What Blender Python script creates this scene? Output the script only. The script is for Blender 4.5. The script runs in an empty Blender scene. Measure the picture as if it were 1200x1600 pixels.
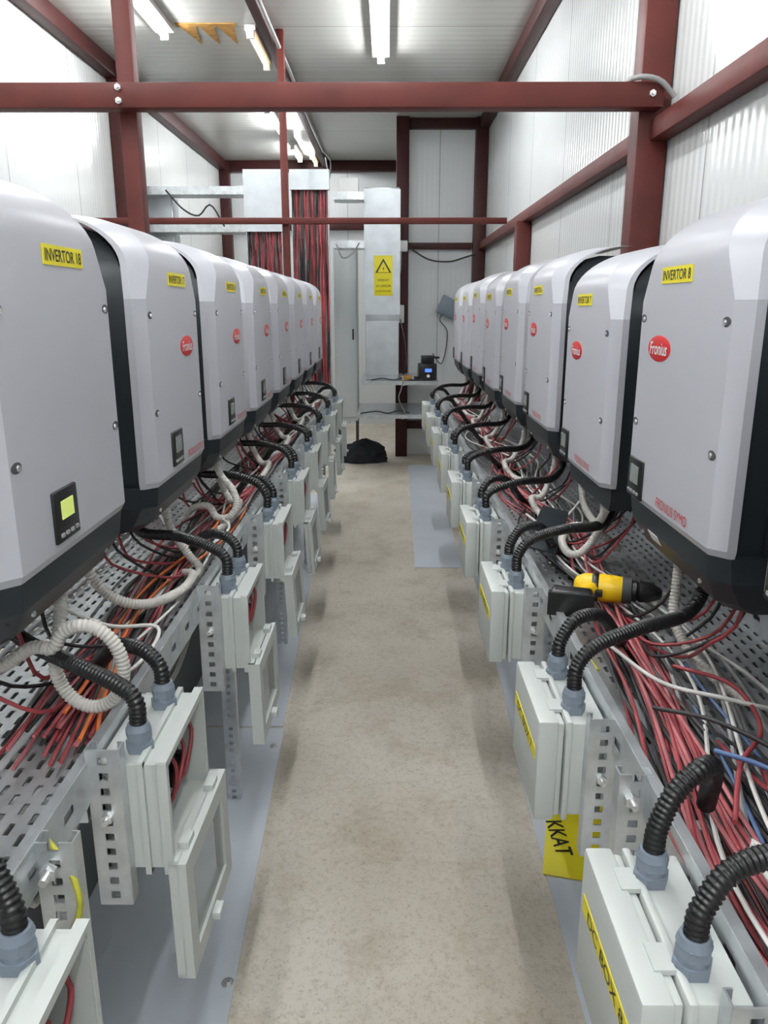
import bpy, bmesh, math, random
from mathutils import Vector, Matrix, noise
random.seed(7)
S = bpy.context.scene
COL = S.collection
PI = math.pi
S.view_settings.view_transform = 'Standard'

# ------------------------------------------------------------------ materials
def nmat(name, col, rough=.5, metal=0.0, var=0.0, vs=12, bump=0.0, bs=60, emit=None, es=0.0, alpha=None, spec=None):
    m = bpy.data.materials.new(name); m.use_nodes = True
    nt = m.node_tree; b = nt.nodes['Principled BSDF']
    c = (col[0], col[1], col[2], 1)
    b.inputs['Base Color'].default_value = c
    b.inputs['Roughness'].default_value = rough
    b.inputs['Metallic'].default_value = metal
    if spec is not None: b.inputs['Specular IOR Level'].default_value = spec
    tc = nt.nodes.new('ShaderNodeTexCoord')
    nz = nt.nodes.new('ShaderNodeTexNoise'); nz.inputs['Scale'].default_value = vs
    nz.inputs['Detail'].default_value = 5
    nt.links.new(tc.outputs['Object'], nz.inputs['Vector'])
    rp = nt.nodes.new('ShaderNodeValToRGB')
    lo = max(.0, 1 - var)
    rp.color_ramp.elements[0].position = .3
    rp.color_ramp.elements[1].position = .7
    rp.color_ramp.elements[0].color = (col[0]*lo, col[1]*lo, col[2]*lo, 1)
    rp.color_ramp.elements[1].color = (min(1, col[0]*(1+var)), min(1, col[1]*(1+var)), min(1, col[2]*(1+var)), 1)
    nt.links.new(nz.outputs['Fac'], rp.inputs['Fac'])
    nt.links.new(rp.outputs['Color'], b.inputs['Base Color'])
    if bump:
        n2 = nt.nodes.new('ShaderNodeTexNoise'); n2.inputs['Scale'].default_value = bs; n2.inputs['Detail'].default_value = 6
        nt.links.new(tc.outputs['Object'], n2.inputs['Vector'])
        bp = nt.nodes.new('ShaderNodeBump'); bp.inputs['Strength'].default_value = bump; bp.inputs['Distance'].default_value = .01
        nt.links.new(n2.outputs['Fac'], bp.inputs['Height'])
        nt.links.new(bp.outputs['Normal'], b.inputs['Normal'])
    if emit:
        b.inputs['Emission Color'].default_value = (emit[0], emit[1], emit[2], 1)
        b.inputs['Emission Strength'].default_value = es
    if alpha is not None:
        b.inputs['Alpha'].default_value = alpha
    return m

def math_node(nt, op, a, b=None):
    n = nt.nodes.new('ShaderNodeMath'); n.operation = op
    for i, v in enumerate((a, b)):
        if v is None: continue
        if isinstance(v, (int, float)): n.inputs[i].default_value = v
        else: nt.links.new(v, n.inputs[i])
    return n.outputs[0]

def slot_mat(name, base, ax, ay, px, py, wx, wy, stagger=True, centre=None):
    """galvanised sheet punched with slots: the slots are see-through"""
    m = base.copy(); m.name = name
    nt = m.node_tree; out = nt.nodes['Material Output']; b = nt.nodes['Principled BSDF']
    tc = nt.nodes.new('ShaderNodeTexCoord'); sp = nt.nodes.new('ShaderNodeSeparateXYZ')
    nt.links.new(tc.outputs['Object'], sp.inputs[0])
    X, Y = sp.outputs[ax], sp.outputs[ay]
    xs = math_node(nt, 'DIVIDE', X, px)
    ys = math_node(nt, 'DIVIDE', Y, py)
    if stagger:
        row = math_node(nt, 'FLOOR', xs)
        par = math_node(nt, 'MULTIPLY', math_node(nt, 'FLOORED_MODULO', row, 2.0), .5)
        ys = math_node(nt, 'ADD', ys, par)
    fy = math_node(nt, 'ABSOLUTE', math_node(nt, 'SUBTRACT', math_node(nt, 'FRACT', ys), .5))
    if centre is None:
        fx = math_node(nt, 'ABSOLUTE', math_node(nt, 'SUBTRACT', math_node(nt, 'FRACT', xs), .5))
    else:
        fx = math_node(nt, 'ABSOLUTE', math_node(nt, 'SUBTRACT', xs, centre))
    h = math_node(nt, 'MULTIPLY', math_node(nt, 'LESS_THAN', fx, wx), math_node(nt, 'LESS_THAN', fy, wy))
    tr = nt.nodes.new('ShaderNodeBsdfTransparent')
    mx = nt.nodes.new('ShaderNodeMixShader')
    nt.links.new(h, mx.inputs[0]); nt.links.new(b.outputs[0], mx.inputs[1]); nt.links.new(tr.outputs[0], mx.inputs[2])
    nt.links.new(mx.outputs[0], out.inputs['Surface'])
    return m

def panel_mat(name, col, axis, scale, rough=.3, strength=.12, joint=None):
    m = nmat(name, col, rough, 0, .03, 1.5)
    nt = m.node_tree; b = nt.nodes['Principled BSDF']
    tc = nt.nodes.new('ShaderNodeTexCoord')
    w = nt.nodes.new('ShaderNodeTexWave'); w.bands_direction = axis
    w.inputs['Scale'].default_value = scale; w.inputs['Distortion'].default_value = 0
    nt.links.new(tc.outputs['Object'], w.inputs['Vector'])
    bp = nt.nodes.new('ShaderNodeBump'); bp.inputs['Strength'].default_value = strength; bp.inputs['Distance'].default_value = .006
    nt.links.new(w.outputs['Fac'], bp.inputs['Height'])
    nt.links.new(bp.outputs['Normal'], b.inputs['Normal'])
    if joint:
        sp = nt.nodes.new('ShaderNodeSeparateXYZ'); nt.links.new(tc.outputs['Object'], sp.inputs[0])
        v = sp.outputs[{'X': 0, 'Y': 1, 'Z': 2}[axis]]
        f = math_node(nt, 'ABSOLUTE', math_node(nt, 'SUBTRACT', math_node(nt, 'FRACT', math_node(nt, 'DIVIDE', v, joint)), .5))
        k = math_node(nt, 'LESS_THAN', f, .005/joint)
        mixc = nt.nodes.new('ShaderNodeMix'); mixc.data_type = 'RGBA'
        src = b.inputs['Base Color'].links[0].from_socket
        nt.links.new(k, mixc.inputs[0]); nt.links.new(src, mixc.inputs[6])
        mixc.inputs[7].default_value = (col[0]*.55, col[1]*.55, col[2]*.55, 1)
        nt.links.new(mixc.outputs[2], b.inputs['Base Color'])
    return m

def concrete_mat():
    m = bpy.data.materials.new('concrete'); m.use_nodes = True
    nt = m.node_tree; b = nt.nodes['Principled BSDF']
    tc = nt.nodes.new('ShaderNodeTexCoord')
    def noise_(sc, det, ro=.6):
        n = nt.nodes.new('ShaderNodeTexNoise'); n.inputs['Scale'].default_value = sc
        n.inputs['Detail'].default_value = det; n.inputs['Roughness'].default_value = ro
        nt.links.new(tc.outputs['Object'], n.inputs['Vector']); return n
    def ramp(src, p0, c0, p1, c1):
        r = nt.nodes.new('ShaderNodeValToRGB')
        r.color_ramp.elements[0].position = p0; r.color_ramp.elements[0].color = (*c0, 1)
        r.color_ramp.elements[1].position = p1; r.color_ramp.elements[1].color = (*c1, 1)
        nt.links.new(src, r.inputs['Fac']); return r.outputs[0]
    def mul(a, b_, f):
        mx = nt.nodes.new('ShaderNodeMix'); mx.data_type = 'RGBA'; mx.blend_type = 'MULTIPLY'; mx.inputs[0].default_value = f
        nt.links.new(a, mx.inputs[6]); nt.links.new(b_, mx.inputs[7]); return mx.outputs[2]
    n1 = noise_(1.3, 9, .6); n2 = noise_(70, 8, .75); n3 = noise_(5, 9, .72); n4 = noise_(120, 4, .6)
    c = ramp(n1.outputs['Fac'], .36, (.555, .500, .415), .64, (.690, .637, .550))
    c = mul(c, ramp(n2.outputs['Fac'], .34, (.64, .60, .55), .50, (1, 1, 1)), .7)
    c = mul(c, ramp(n3.outputs['Fac'], .38, (.76, .72, .66), .50, (1, 1, 1)), .6)
    c = mul(c, ramp(n4.outputs['Fac'], .33, (.45, .41, .35), .41, (1, 1, 1)), .5)
    # one or two faint hairline cracks
    vz = nt.nodes.new('ShaderNodeTexVoronoi'); vz.feature = 'DISTANCE_TO_EDGE'; vz.inputs['Scale'].default_value = .7
    mp = nt.nodes.new('ShaderNodeMix'); mp.data_type = 'RGBA'; mp.inputs[0].default_value = .12
    nt.links.new(tc.outputs['Object'], mp.inputs[6]); nt.links.new(n3.outputs['Color'], mp.inputs[7])
    nt.links.new(mp.outputs[2], vz.inputs['Vector'])
    c = mul(c, ramp(vz.outputs['Distance'], .0, (.62, .58, .52), .003, (1, 1, 1)), .28)
    nt.links.new(c, b.inputs['Base Color'])
    b.inputs['Roughness'].default_value = .60
    bp = nt.nodes.new('ShaderNodeBump'); bp.inputs['Strength'].default_value = .3; bp.inputs['Distance'].default_value = .005
    nt.links.new(n2.outputs['Fac'], bp.inputs['Height']); nt.links.new(bp.outputs['Normal'], b.inputs['Normal'])
    return m

M = {}
M['concrete'] = concrete_mat()
M['wall_y'] = panel_mat('wall_panel_ribbed', (.64, .66, .655), 'Y', 6.4, .20, .16, 1.0)
M['wall_x'] = panel_mat('wall_panel_end', (.67, .69, .70), 'X', 6.4, .3, .08, 1.0)
M['ceil'] = panel_mat('ceiling_panel', (.50, .50, .47), 'Y', 3.2, .26, .16, 1.0)
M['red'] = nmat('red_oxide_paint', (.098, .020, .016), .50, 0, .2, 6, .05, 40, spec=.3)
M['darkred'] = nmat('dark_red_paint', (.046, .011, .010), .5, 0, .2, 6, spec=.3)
M['galv'] = nmat('galvanised_steel', (.62, .65, .67), .32, .7, .16, 22)
M['galvduct'] = nmat('galvanised_duct', (.56, .60, .63), .32, .5, .10, 9)
M['sheet'] = nmat('aluminium_sheet', (.72, .775, .85), .26, .16, .05, 4, spec=.8)
M['darksteel'] = nmat('dark_steel_and_shade', (.10, .11, .11), .5, .4, .15, 6)  # dark cabinet legs, and the shade colour of the sheets under the trays
M['cover'] = nmat('inverter_light_grey', (.47, .475, .515), .36, 0, .012, 8)
M['dark'] = nmat('inverter_charcoal', (.017, .023, .028), .42, 0, .08, 10)
M['black'] = nmat('black_plastic', (.009, .009, .010), .35, 0, .1, 30)
M['pocket'] = nmat('pocket_grey', (.06, .062, .068), .6)
M['steel'] = nmat('screw_steel', (.75, .75, .75), .3, .8, .05)
M['boxgrey'] = nmat('enclosure_grey', (.53, .56, .54), .42, 0, .02, 6)
M['gland'] = nmat('gland_grey', (.20, .24, .29), .45, 0, .06, 30)
M['beige'] = nmat('beige_conduit', (.56, .54, .50), .5, 0, .06, 20)
M['yellow'] = nmat('yellow_label', (.84, .72, .02), .45, 0, .02)
M['ink'] = nmat('black_ink', (.02, .02, .02), .5)
M['emred'] = nmat('emblem_red', (.60, .02, .025), .35, 0, .02)
M['white'] = nmat('white_plastic', (.80, .80, .79), .4, 0, .02)
M['cwhite'] = nmat('white_cable', (.64, .63, .60), .5, 0, .06)
M['credred'] = nmat('red_cable', (.31, .050, .058), .5, 0, .3, 9)
M['cpink'] = nmat('faded_red_cable', (.42, .13, .14), .55, 0, .2, 9)
M['cblack'] = nmat('black_cable', (.030, .028, .030), .5, 0, .2, 20)
M['corange'] = nmat('orange_cable', (.66, .16, .03), .5, 0, .1)
M['cblue'] = nmat('blue_cable', (.09, .16, .33), .5, 0, .1)
M['cgrey'] = nmat('grey_cable', (.28, .28, .28), .5, 0, .1)
M['cgreen'] = nmat('yellow_green_cable', (.50, .48, .05), .5, 0, .2, 60)
M['tube'] = nmat('tube_glow', (1, 1, 1), .5, emit=(.97, .99, 1.0), es=124)
M['warmtube'] = nmat('warm_tube_glow', (1, .8, .5), .5, emit=(1.0, .72, .38), es=3.0)
M['lcd_on'] = nmat('lcd_lit', (.5, .6, .15), .3, emit=(.70, .80, .22), es=.4)
M['lcd_off'] = nmat('lcd_off', (.24, .27, .26), .2)
M['window'] = nmat('clear_window', (.35, .38, .38), .1, 0, .02, alpha=.35)
M['cab'] = nmat('cabinet_grey', (.54, .57, .58), .4, .1, .03, 3)
M['drill'] = nmat('drill_yellow', (.85, .55, .01), .4, 0, .04)
M['screenblue'] = nmat('blue_screen', (.05, .1, .6), .3, emit=(.1, .25, 1), es=1.2)
M['cloth'] = nmat('dark_cloth', (.014, .015, .022), .85, 0, .4, 14, .4, 90)
M['rust'] = nmat('brown_foam', (.42, .22, .05), .7, 0, .3, 20, .2, 60)
M['traybase'] = slot_mat('perforated_tray', M['galv'], 0, 1, .023, .042, .17, .28)
M['shelfbase'] = slot_mat('perforated_shelf', M['galv'], 1, 0, .030, .052, .17, .27)
M['strut'] = slot_mat('perforated_strut', M['galv'], 0, 2, 1.0, .024, .0065, .24, False, 0.0)
M['railslot'] = slot_mat('slotted_rail', M['galv'], 2, 1, 1.0, .10, .006, .14, False, 0.0)

# ------------------------------------------------------------------ geometry helpers
def fin(bm, name, mat, ang=.6):
    bmesh.ops.recalc_face_normals(bm, faces=bm.faces)
    for f in bm.faces: f.smooth = True
    for e in bm.edges:
        if len(e.link_faces) == 2 and e.calc_face_angle(0) > ang: e.smooth = False
    me = bpy.data.meshes.new(name); bm.to_mesh(me); bm.free()
    me.materials.append(mat); return me

def bx(bm, c, s, rot=None):
    R = rot.to_4x4() if rot is not None else Matrix.Identity(4)
    bmesh.ops.create_cube(bm, size=1, matrix=Matrix.Translation(c) @ R @ Matrix.Diagonal((s[0], s[1], s[2], 1)))

def cyl(bm, c, r1, r2, h, seg=16, axis='Z'):
    R = {'Z': Matrix.Identity(4), 'X': Matrix.Rotation(PI/2, 4, 'Y'), 'Y': Matrix.Rotation(PI/2, 4, 'X')}[axis]
    bmesh.ops.create_cone(bm, cap_ends=True, segments=seg, radius1=r1, radius2=r2, depth=h, matrix=Matrix.Translation(c) @ R)

def bev(bm, w, seg=2):
    bmesh.ops.bevel(bm, geom=list(bm.edges), offset=w, segments=seg, profile=.5, affect='EDGES')

def stack(bm, secs):
    rows = [[bm.verts.new(p) for p in s] for s in secs]
    n = len(rows[0])
    for a, b in zip(rows, rows[1:]):
        for i in range(n):
            j = (i+1) % n
            bm.faces.new((a[i], a[j], b[j], b[i]))
    bm.faces.new(rows[0]); bm.faces.new(rows[-1])

def cr(ctrl, n=14):
    P = [Vector(p) for p in ctrl]
    P = [P[0]*2-P[1]] + P + [P[-1]*2-P[-2]]
    out = []
    for i in range(1, len(P)-2):
        a, b, c, d = P[i-1], P[i], P[i+1], P[i+2]
        for k in range(n):
            t = k/n
            out.append(.5*((2*b)+(c-a)*t+(2*a-5*b+4*c-d)*t*t+(3*b-a-3*c+d)*t**3))
    out.append(P[-2]); return out

def resample(p, step):
    out = [p[0].copy()]; acc = 0
    for a, b in zip(p, p[1:]):
        L = (b-a).length
        if L < 1e-9: continue
        d = step-acc
        while d <= L:
            out.append(a.lerp(b, d/L)); d += step
        acc = L-(d-step)
    if (out[-1]-p[-1]).length > step*.2: out.append(p[-1].copy())
    return out

def sweep(bm, pts, rad, n=6):
    T = []
    for i in range(len(pts)):
        a = pts[max(0, i-1)]; b = pts[min(len(pts)-1, i+1)]
        T.append((b-a).normalized())
    up = Vector((0, 0, 1)) if abs(T[0].z) < .9 else Vector((1, 0, 0))
    nrm = (up-T[0]*up.dot(T[0])).normalized()
    rows = []
    for i, p in enumerate(pts):
        nrm = (nrm-T[i]*nrm.dot(T[i])).normalized()
        bi = T[i].cross(nrm)
        r = rad[i] if isinstance(rad, list) else rad
        rows.append([bm.verts.new(p+(nrm*math.cos(2*PI*k/n)+bi*math.sin(2*PI*k/n))*r) for k in range(n)])
    for a, b in zip(rows, rows[1:]):
        for k in range(n):
            j = (k+1) % n
            bm.faces.new((a[k], a[j], b[j], b[k]))
    bm.faces.new(rows[0][::-1]); bm.faces.new(rows[-1])

def ob(name, me, parent=None, loc=None):
    o = bpy.data.objects.new(name, me); COL.objects.link(o)
    if parent: o.parent = parent
    if loc is not None: o.location = loc
    return o

def tag(o, label, cat, group=None):
    o['label'] = label; o['category'] = cat
    if group: o['group'] = group
    return o

def thing(name, label, cat, loc=(0, 0, 0), rotz=0, group=None):
    o = ob(name, None, None, loc); o.rotation_euler = (0, 0, rotz)
    return tag(o, label, cat, group)

def struct(o): o['kind'] = 'structure'; return o

def boxmesh(name, s, mat, bevel=.003, c=(0, 0, 0)):
    bm = bmesh.new(); bx(bm, c, s)
    if bevel: bev(bm, bevel)
    return fin(bm, name, mat)

def solid(name, lo, hi, mat, bevel=.003, parent=None):
    lo, hi = Vector(lo), Vector(hi)
    s = hi-lo
    return ob(name, boxmesh(name, s, mat, bevel), parent, (lo+hi)/2)

def rope(name, ctrl, r, mat, n=6, step=.03, pitch=None, sm=14):
    o0 = Vector(ctrl[0])
    p = cr([Vector(c)-o0 for c in ctrl], sm)
    bm = bmesh.new()
    if pitch:
        p = resample(p, pitch/4)
        prof_ = [r, r, r*.86, r*.86]
        sweep(bm, p, [prof_[i % 4] for i in range(len(p))], n)
    else:
        p = resample(p, step); sweep(bm, p, r, n)
    return ob(name, fin(bm, name, mat, 1.2 if not pitch else .9), None, o0)

TXT = {}
def txt(body, width, mat, height=None, shear=0, bold=0):
    key = (body, width, mat.name, height)
    if key in TXT: return TXT[key]
    cu = bpy.data.curves.new('t', 'FONT'); cu.body = body; cu.align_x = 'CENTER'; cu.align_y = 'CENTER'; cu.shear = shear; cu.offset = bold
    o = bpy.data.objects.new('t', cu); COL.objects.link(o)
    dg = bpy.context.evaluated_depsgraph_get()
    me = bpy.data.meshes.new_from_object(o.evaluated_get(dg))
    bpy.data.objects.remove(o)
    xs = [v.co.x for v in me.vertices]; ys = [v.co.y for v in me.vertices]
    w = max(xs)-min(xs); h = max(ys)-min(ys); cx = (max(xs)+min(xs))/2; cy = (max(ys)+min(ys))/2
    sx = width/w; sy = (height/h) if height else sx
    for v in me.vertices:
        x, y = (v.co.x-cx)*sx, (v.co.y-cy)*sy
        v.co = Vector((x, 0, y))
    me.materials.clear(); me.materials.append(mat); me.name = 'lettering'
    TXT[key] = me; return me

ORD = ['nearest to', 'second from', 'third from', 'fourth from', 'fifth from', 'sixth from', 'seventh from', 'eighth from', 'ninth from']

# ------------------------------------------------------------------ the room
XL, XR, ZC = -2.06, .95, 3.22
YB, YR, YF = 10.2, 8.0, -1.6
struct(solid('floor', (XL-.1, YF-.1, -.1), (XR+.1, YB+.1, 0), M['concrete'], 0))
def wallbox(name, lo, hi, mat):
    bm = bmesh.new(); lo, hi = Vector(lo), Vector(hi); bx(bm, (lo+hi)/2, hi-lo)
    return struct(ob(name, fin(bm, name, mat)))
wallbox('ceiling', (XL-.1, YF-.1, ZC), (XR+.1, YB+.1, ZC+.1), M['ceil'])
wallbox('wall_left', (XL-.1, YF-.1, 0), (XL, YB+.1, ZC), M['wall_y'])
wallbox('wall_right', (XR, YF-.1, 0), (XR+.1, YB+.1, ZC), M['wall_y'])
wallbox('wall_back', (XL, YB, 0), (XR, YB+.1, ZC), M['wall_x'])
wallbox('wall_end', (.14, YR, 0), (XR, YR+.12, ZC), M['wall_x'])
wallbox('wall_front', (XL, YF-.1, 0), (XR, YF, ZC), M['wall_x'])

def beam(name, label, lo, hi, mat='red', cat='beam', bolts=()):
    o = solid(name, lo, hi, M[mat], .004); tag(o, label, cat)
    c = o.location
    for p in bolts:
        bm = bmesh.new(); cyl(bm, (0, -.004, 0), .011, .011, .010, 6, 'Y'); cyl(bm, (0, -.012, 0), .006, .006, .014, 10, 'Y')
        ob('bolt', fin(bm, 'bolt', M['steel']), o, Vector(p)-c)
    return o
BZ = 2.172
beam('steel_beam', 'long red steel beam crossing the room above the nearest inverters', (XL, 2.77, BZ-.040), (.90, 2.838, BZ+.036), bolts=[(-.880, 2.77, BZ+.02), (-.880, 2.77, BZ-.02), (.86, 2.77, BZ)])
beam('steel_post', 'slim red steel post rising behind the second left inverter', (-.905, 2.84, 0), (-.847, 2.90, ZC), cat='post')
beam('steel_post', 'wide red steel post against the right wall at the end of the long beam', (.842, 2.84, 0), (.945, 2.94, ZC), cat='post')
beam('steel_beam', 'thin red crossbar spanning the room in front of the cable risers', (XL, 5.49, 2.042), (.80, 5.53, 2.082))
beam('steel_post', 'thin red post carrying the far crossbar at the end of left row', (-.718, 5.535, 0), (-.672, 5.585, ZC), cat='post')
beam('steel_post', 'short red post under the right wall rail in the far half', (.85, 5.38, 0), (.945, 5.47, 2.05), cat='post')
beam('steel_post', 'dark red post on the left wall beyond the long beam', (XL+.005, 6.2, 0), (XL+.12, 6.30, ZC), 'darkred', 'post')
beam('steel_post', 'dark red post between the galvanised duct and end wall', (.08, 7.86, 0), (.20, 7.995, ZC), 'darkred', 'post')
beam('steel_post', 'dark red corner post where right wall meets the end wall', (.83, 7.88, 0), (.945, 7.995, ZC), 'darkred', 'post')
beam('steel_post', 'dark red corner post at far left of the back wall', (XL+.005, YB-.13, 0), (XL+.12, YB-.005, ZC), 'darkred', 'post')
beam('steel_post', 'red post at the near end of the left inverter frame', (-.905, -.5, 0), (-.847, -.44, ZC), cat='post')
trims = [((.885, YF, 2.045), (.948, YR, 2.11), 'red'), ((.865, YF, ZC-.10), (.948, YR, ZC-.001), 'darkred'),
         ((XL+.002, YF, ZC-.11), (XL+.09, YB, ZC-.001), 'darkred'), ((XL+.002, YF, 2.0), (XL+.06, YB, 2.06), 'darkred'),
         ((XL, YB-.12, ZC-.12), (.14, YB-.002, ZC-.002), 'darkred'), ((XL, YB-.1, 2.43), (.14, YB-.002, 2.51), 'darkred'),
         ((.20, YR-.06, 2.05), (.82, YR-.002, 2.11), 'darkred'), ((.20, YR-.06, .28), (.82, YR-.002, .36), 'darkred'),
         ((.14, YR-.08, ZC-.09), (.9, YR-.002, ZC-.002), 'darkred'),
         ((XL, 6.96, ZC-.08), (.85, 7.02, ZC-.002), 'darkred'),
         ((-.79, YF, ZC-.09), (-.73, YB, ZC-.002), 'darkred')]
for i, (lo, hi, m) in enumerate(trims):
    struct(solid('trim_%d' % (i+1), lo, hi, M[m], .003))
# frame rails carrying the inverters
for sx, side in ((-1, 'left'), (1, 'right')):
    for z, w in ((1.18, 'lower'), (1.50, 'upper')):
        a, b = (.705, .842) if sx > 0 else (-.847, -.69)
        o = solid('mounting_rail', (a, -.44, z-.03), (b, 5.62, z+.03), M['red'], .003)
        tag(o, '%s red rail behind the %s row of inverters' % (w, side), 'rail')

# conduit and cables running below the ceiling purlin
tag(rope('ceiling_conduit', [(-.70, y, ZC-.105+.008*math.sin(y*2.3)) for y in [YF+.1+.7*k for k in range(16)]], .013, M['cgrey'], 8, .1), 'grey conduit running along the ceiling purlin', 'conduit')
tag(rope('hanging_cable', [(-.69, 9.2, ZC-.12), (-.66, 9.25, ZC-.3), (-.64, 9.1, ZC-.34), (-.62, 8.95, ZC-.2), (-.69, 8.9, ZC-.12)], .006, M['cgrey'], 6, .03), 'loop of cable hanging from the ceiling conduit at the far end', 'cable')
tag(rope('post_cable', [(.93, 2.76, 2.16), (.88, 2.755, 2.205), (.82, 2.755, 2.218), (.79, 2.79, 2.216), (.80, 2.86, 2.215)], .009, M['cgrey'], 8, .02), 'grey cable looped round the wide right post at the beam', 'cable')

# ------------------------------------------------------------------ lights
def tube_light(x, y0, y1, label, warm=False, z=ZC, w=.07):
    t = thing('tube_light', label, 'ceiling light', (x, (y0+y1)/2, z), 0, None)
    L = y1-y0
    ob('housing', boxmesh('housing', (w, L, .035), M['white'], .004, (0, 0, -.0185)), t)
    bm = bmesh.new(); sweep(bm, [Vector((0, -L/2+.02+(L-.04)*k/6, -.052)) for k in range(7)], .021 if not warm else .015, 12)
    ob('glowing_tube', fin(bm, 'glowing_tube', M['warmtube' if warm else 'tube'], .8), t)
    for s in (-1, 1):
        ob('end_cap', boxmesh('end_cap', (.05, .02, .05), M['white'], .003, (0, s*(L/2-.01), -.055)), t)
tube_light(-.05, 4.6, 6.0, 'bright white tube light in the middle of the ceiling, nearest in view', w=.12)
tube_light(-1.42, 4.1, 5.5, 'bright white tube light at upper left over the left wall side', w=.12)
tube_light(-1.06, 7.4, 8.4, 'bright white tube light just under the long beam, left of the purlin')
tube_light(-1.03, 9.0, 9.75, 'farthest bright white tube light near the back wall')
tube_light(-.87, 5.45, 6.15, 'dim amber tube light beside the ceiling purlin, nearer one', True)
tube_light(-.87, 9.55, 10.05, 'dim amber tube light beside the ceiling purlin, far end', True)
tube_light(-.05, 1.5, 2.9, 'white tube light above the camera on the ceiling', w=.12)
tube_light(-.45, -1.4, 0, 'white tube light added unseen behind the camera to brighten the trays, left of its pair', w=.12)  # added pair out of view, throws light low into the trays
tube_light(.35, -1.4, 0, 'white tube light added unseen behind the camera to brighten the trays, right of its pair', w=.12)  # second tube of the added pair, also fill for the trays
tube_light(-1.42, .8, 2.2, 'white tube light over the left side behind the view', w=.12)
# dried brown foam on the ceiling
bm = bmesh.new()
def poly(bm, pts): bm.faces.new([bm.verts.new(p) for p in pts])
bx(bm, (0, -.17, 0), (.38, .05, .006))
for k in range(3):
    x = -.12+.12*k
    for z in (-.002, .003):
        poly(bm, [(x-.055, -.17, z), (x+.055, -.17, z), (x+.015, .20, z)])
o = ob('foam_patch', fin(bm, 'foam_patch', M['rust']), None, (-1.15, 5.62, ZC-.004))
tag(o, 'zigzag patch of brown dried foam on the ceiling', 'stain')

# ------------------------------------------------------------------ inverters
def prof(z):
    if z <= .515: return .225
    t = min(1, (z-.515)/.10)
    return .225-.17*(1-math.sqrt(max(0, 1-t*t)))
def loop(z, f, b, s, w, ch):
    pts = [(-w, b), (-w, s), (-w+ch, f-.001), (-w+ch+.006, f), (w-ch-.006, f), (w-ch, f-.001), (w, s), (w, b)]
    return [(x, -d, z) for x, d in pts]
ZT = [.515+.10*math.sin(PI/2*k/12) for k in range(1, 13)]
WC = .217
SH = .050
def shoulder(z): return max(0, (z-.455)/.160)
def cover_mesh():
    bm = bmesh.new(); secs = []
    for z in [.086, .098, .2, .35, .455, .487, .515]+ZT:
        f = prof(z)
        u = shoulder(z)
        low = .006 if z < .09 else 0
        secs.append(loop(z, f-low, f-.036-.02*u, f-.022-.022*u-low, WC-SH*u-low*.6, .022+.042*u))
    stack(bm, secs)
    return fin(bm, 'cover', M['cover'], .30)
def housing_mesh():
    bm = bmesh.new()
    secs = []
    for z, w in ((.03, .192), (.05, .199), (.455, .199), (.500, .180)):
        d = prof(z)-.030
        secs.append([(-w, 0, z), (-w, -d, z), (w, -d, z), (w, 0, z)])
    for z in ZT[:-1]:
        if z > .606: continue
        w = .199-(SH+.022)*shoulder(z)
        d = max(.004, prof(z)-.055); secs.append([(-w, 0, z-.012), (-w, -d, z-.012), (w, -d, z-.012), (w, 0, z-.012)])
    stack(bm, secs)
    for s in (-1, 1):
        for k in range(6):
            bx(bm, (s*.200, -.02-.024*k, .25), (.008, .007, .39))
    return fin(bm, 'rear_housing', M['dark'])
def base_mesh():
    bm = bmesh.new()
    stack(bm, [loop(-.016, .160, 0, .132, .178, .03), loop(.004, .190, 0, .163, .194, .028), loop(.045, .214, 0, .188, .211, .025), loop(.086, .219, 0, .194, .214, .023)])
    return fin(bm, 'base_housing', M['dark'], .30)
def open_base_mesh():
    bm = bmesh.new(); bx(bm, (0, -.03, .045), (.38, .06, .09)); bx(bm, (0, -.075, .07), (.34, .04, .03)); bev(bm, .004)
    return fin(bm, 'connection_plate', M['dark'])
def clip_mesh():
    bm = bmesh.new()
    for k in range(6): bx(bm, (-.14+.056*k, -.085, .045), (.022, .03, .05))
    bev(bm, .003); return fin(bm, 'terminal_block', M['beige'])
def pocket_mesh():
    # oval notch running out to the cover edge, a screw at its inner end
    bm = bmesh.new(); n = 24; outer = []
    for k in range(n):
        a = 2*PI*k/n
        outer.append((.0135*math.cos(a)+.003, .0072*math.sin(a)))
    stack(bm, [[(x, .003, z) for x, z in outer], [(x, -.0004, z) for x, z in outer]])
    return fin(bm, 'screw_pocket', M['pocket'])
def screw_mesh():
    bm = bmesh.new(); cyl(bm, (-.001, -.001, -.001), .0046, .0042, .003, 12, 'Y'); return fin(bm, 'screw', M['steel'])
def emblem_mesh():
    bm = bmesh.new(); n = 36
    e = lambda s, d: [(.056*s*math.cos(2*PI*k/n), d, .0225*s*math.sin(2*PI*k/n)) for k in range(n)]
    stack(bm, [e(1, 0), e(1, -.001), e(.95, -.0016)]); return fin(bm, 'emblem', M['emred'])
def display_mesh():
    bm = bmesh.new(); bx(bm, (0, -.0015, 0), (.080, .007, .074)); bev(bm, .0025); return fin(bm, 'display', M['black'])
def button_mesh():
    bm = bmesh.new()
    for k in range(4): bx(bm, (-.025+.0167*k, -.006, -.026), (.009, .003, .005))
    return fin(bm, 'button_row', M['cgrey'])
I = dict(cover=cover_mesh(), house=housing_mesh(), base=base_mesh(), obase=open_base_mesh(), clip=clip_mesh(), pocket=pocket_mesh(), screw=screw_mesh(), emb=emblem_mesh(), disp=display_mesh(), btn=button_mesh(),
         scr_on=boxmesh('screen', (.040, .002, .026), M['lcd_on'], 0), scr_off=boxmesh('screen', (.044, .002, .034), M['lcd_off'], 0),
         lab=boxmesh('name_sticker', (.136, .0012, .0265), M['yellow'], 0), rate=boxmesh('rating_sticker', (.05, .001, .020), M['white'], 0))
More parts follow.
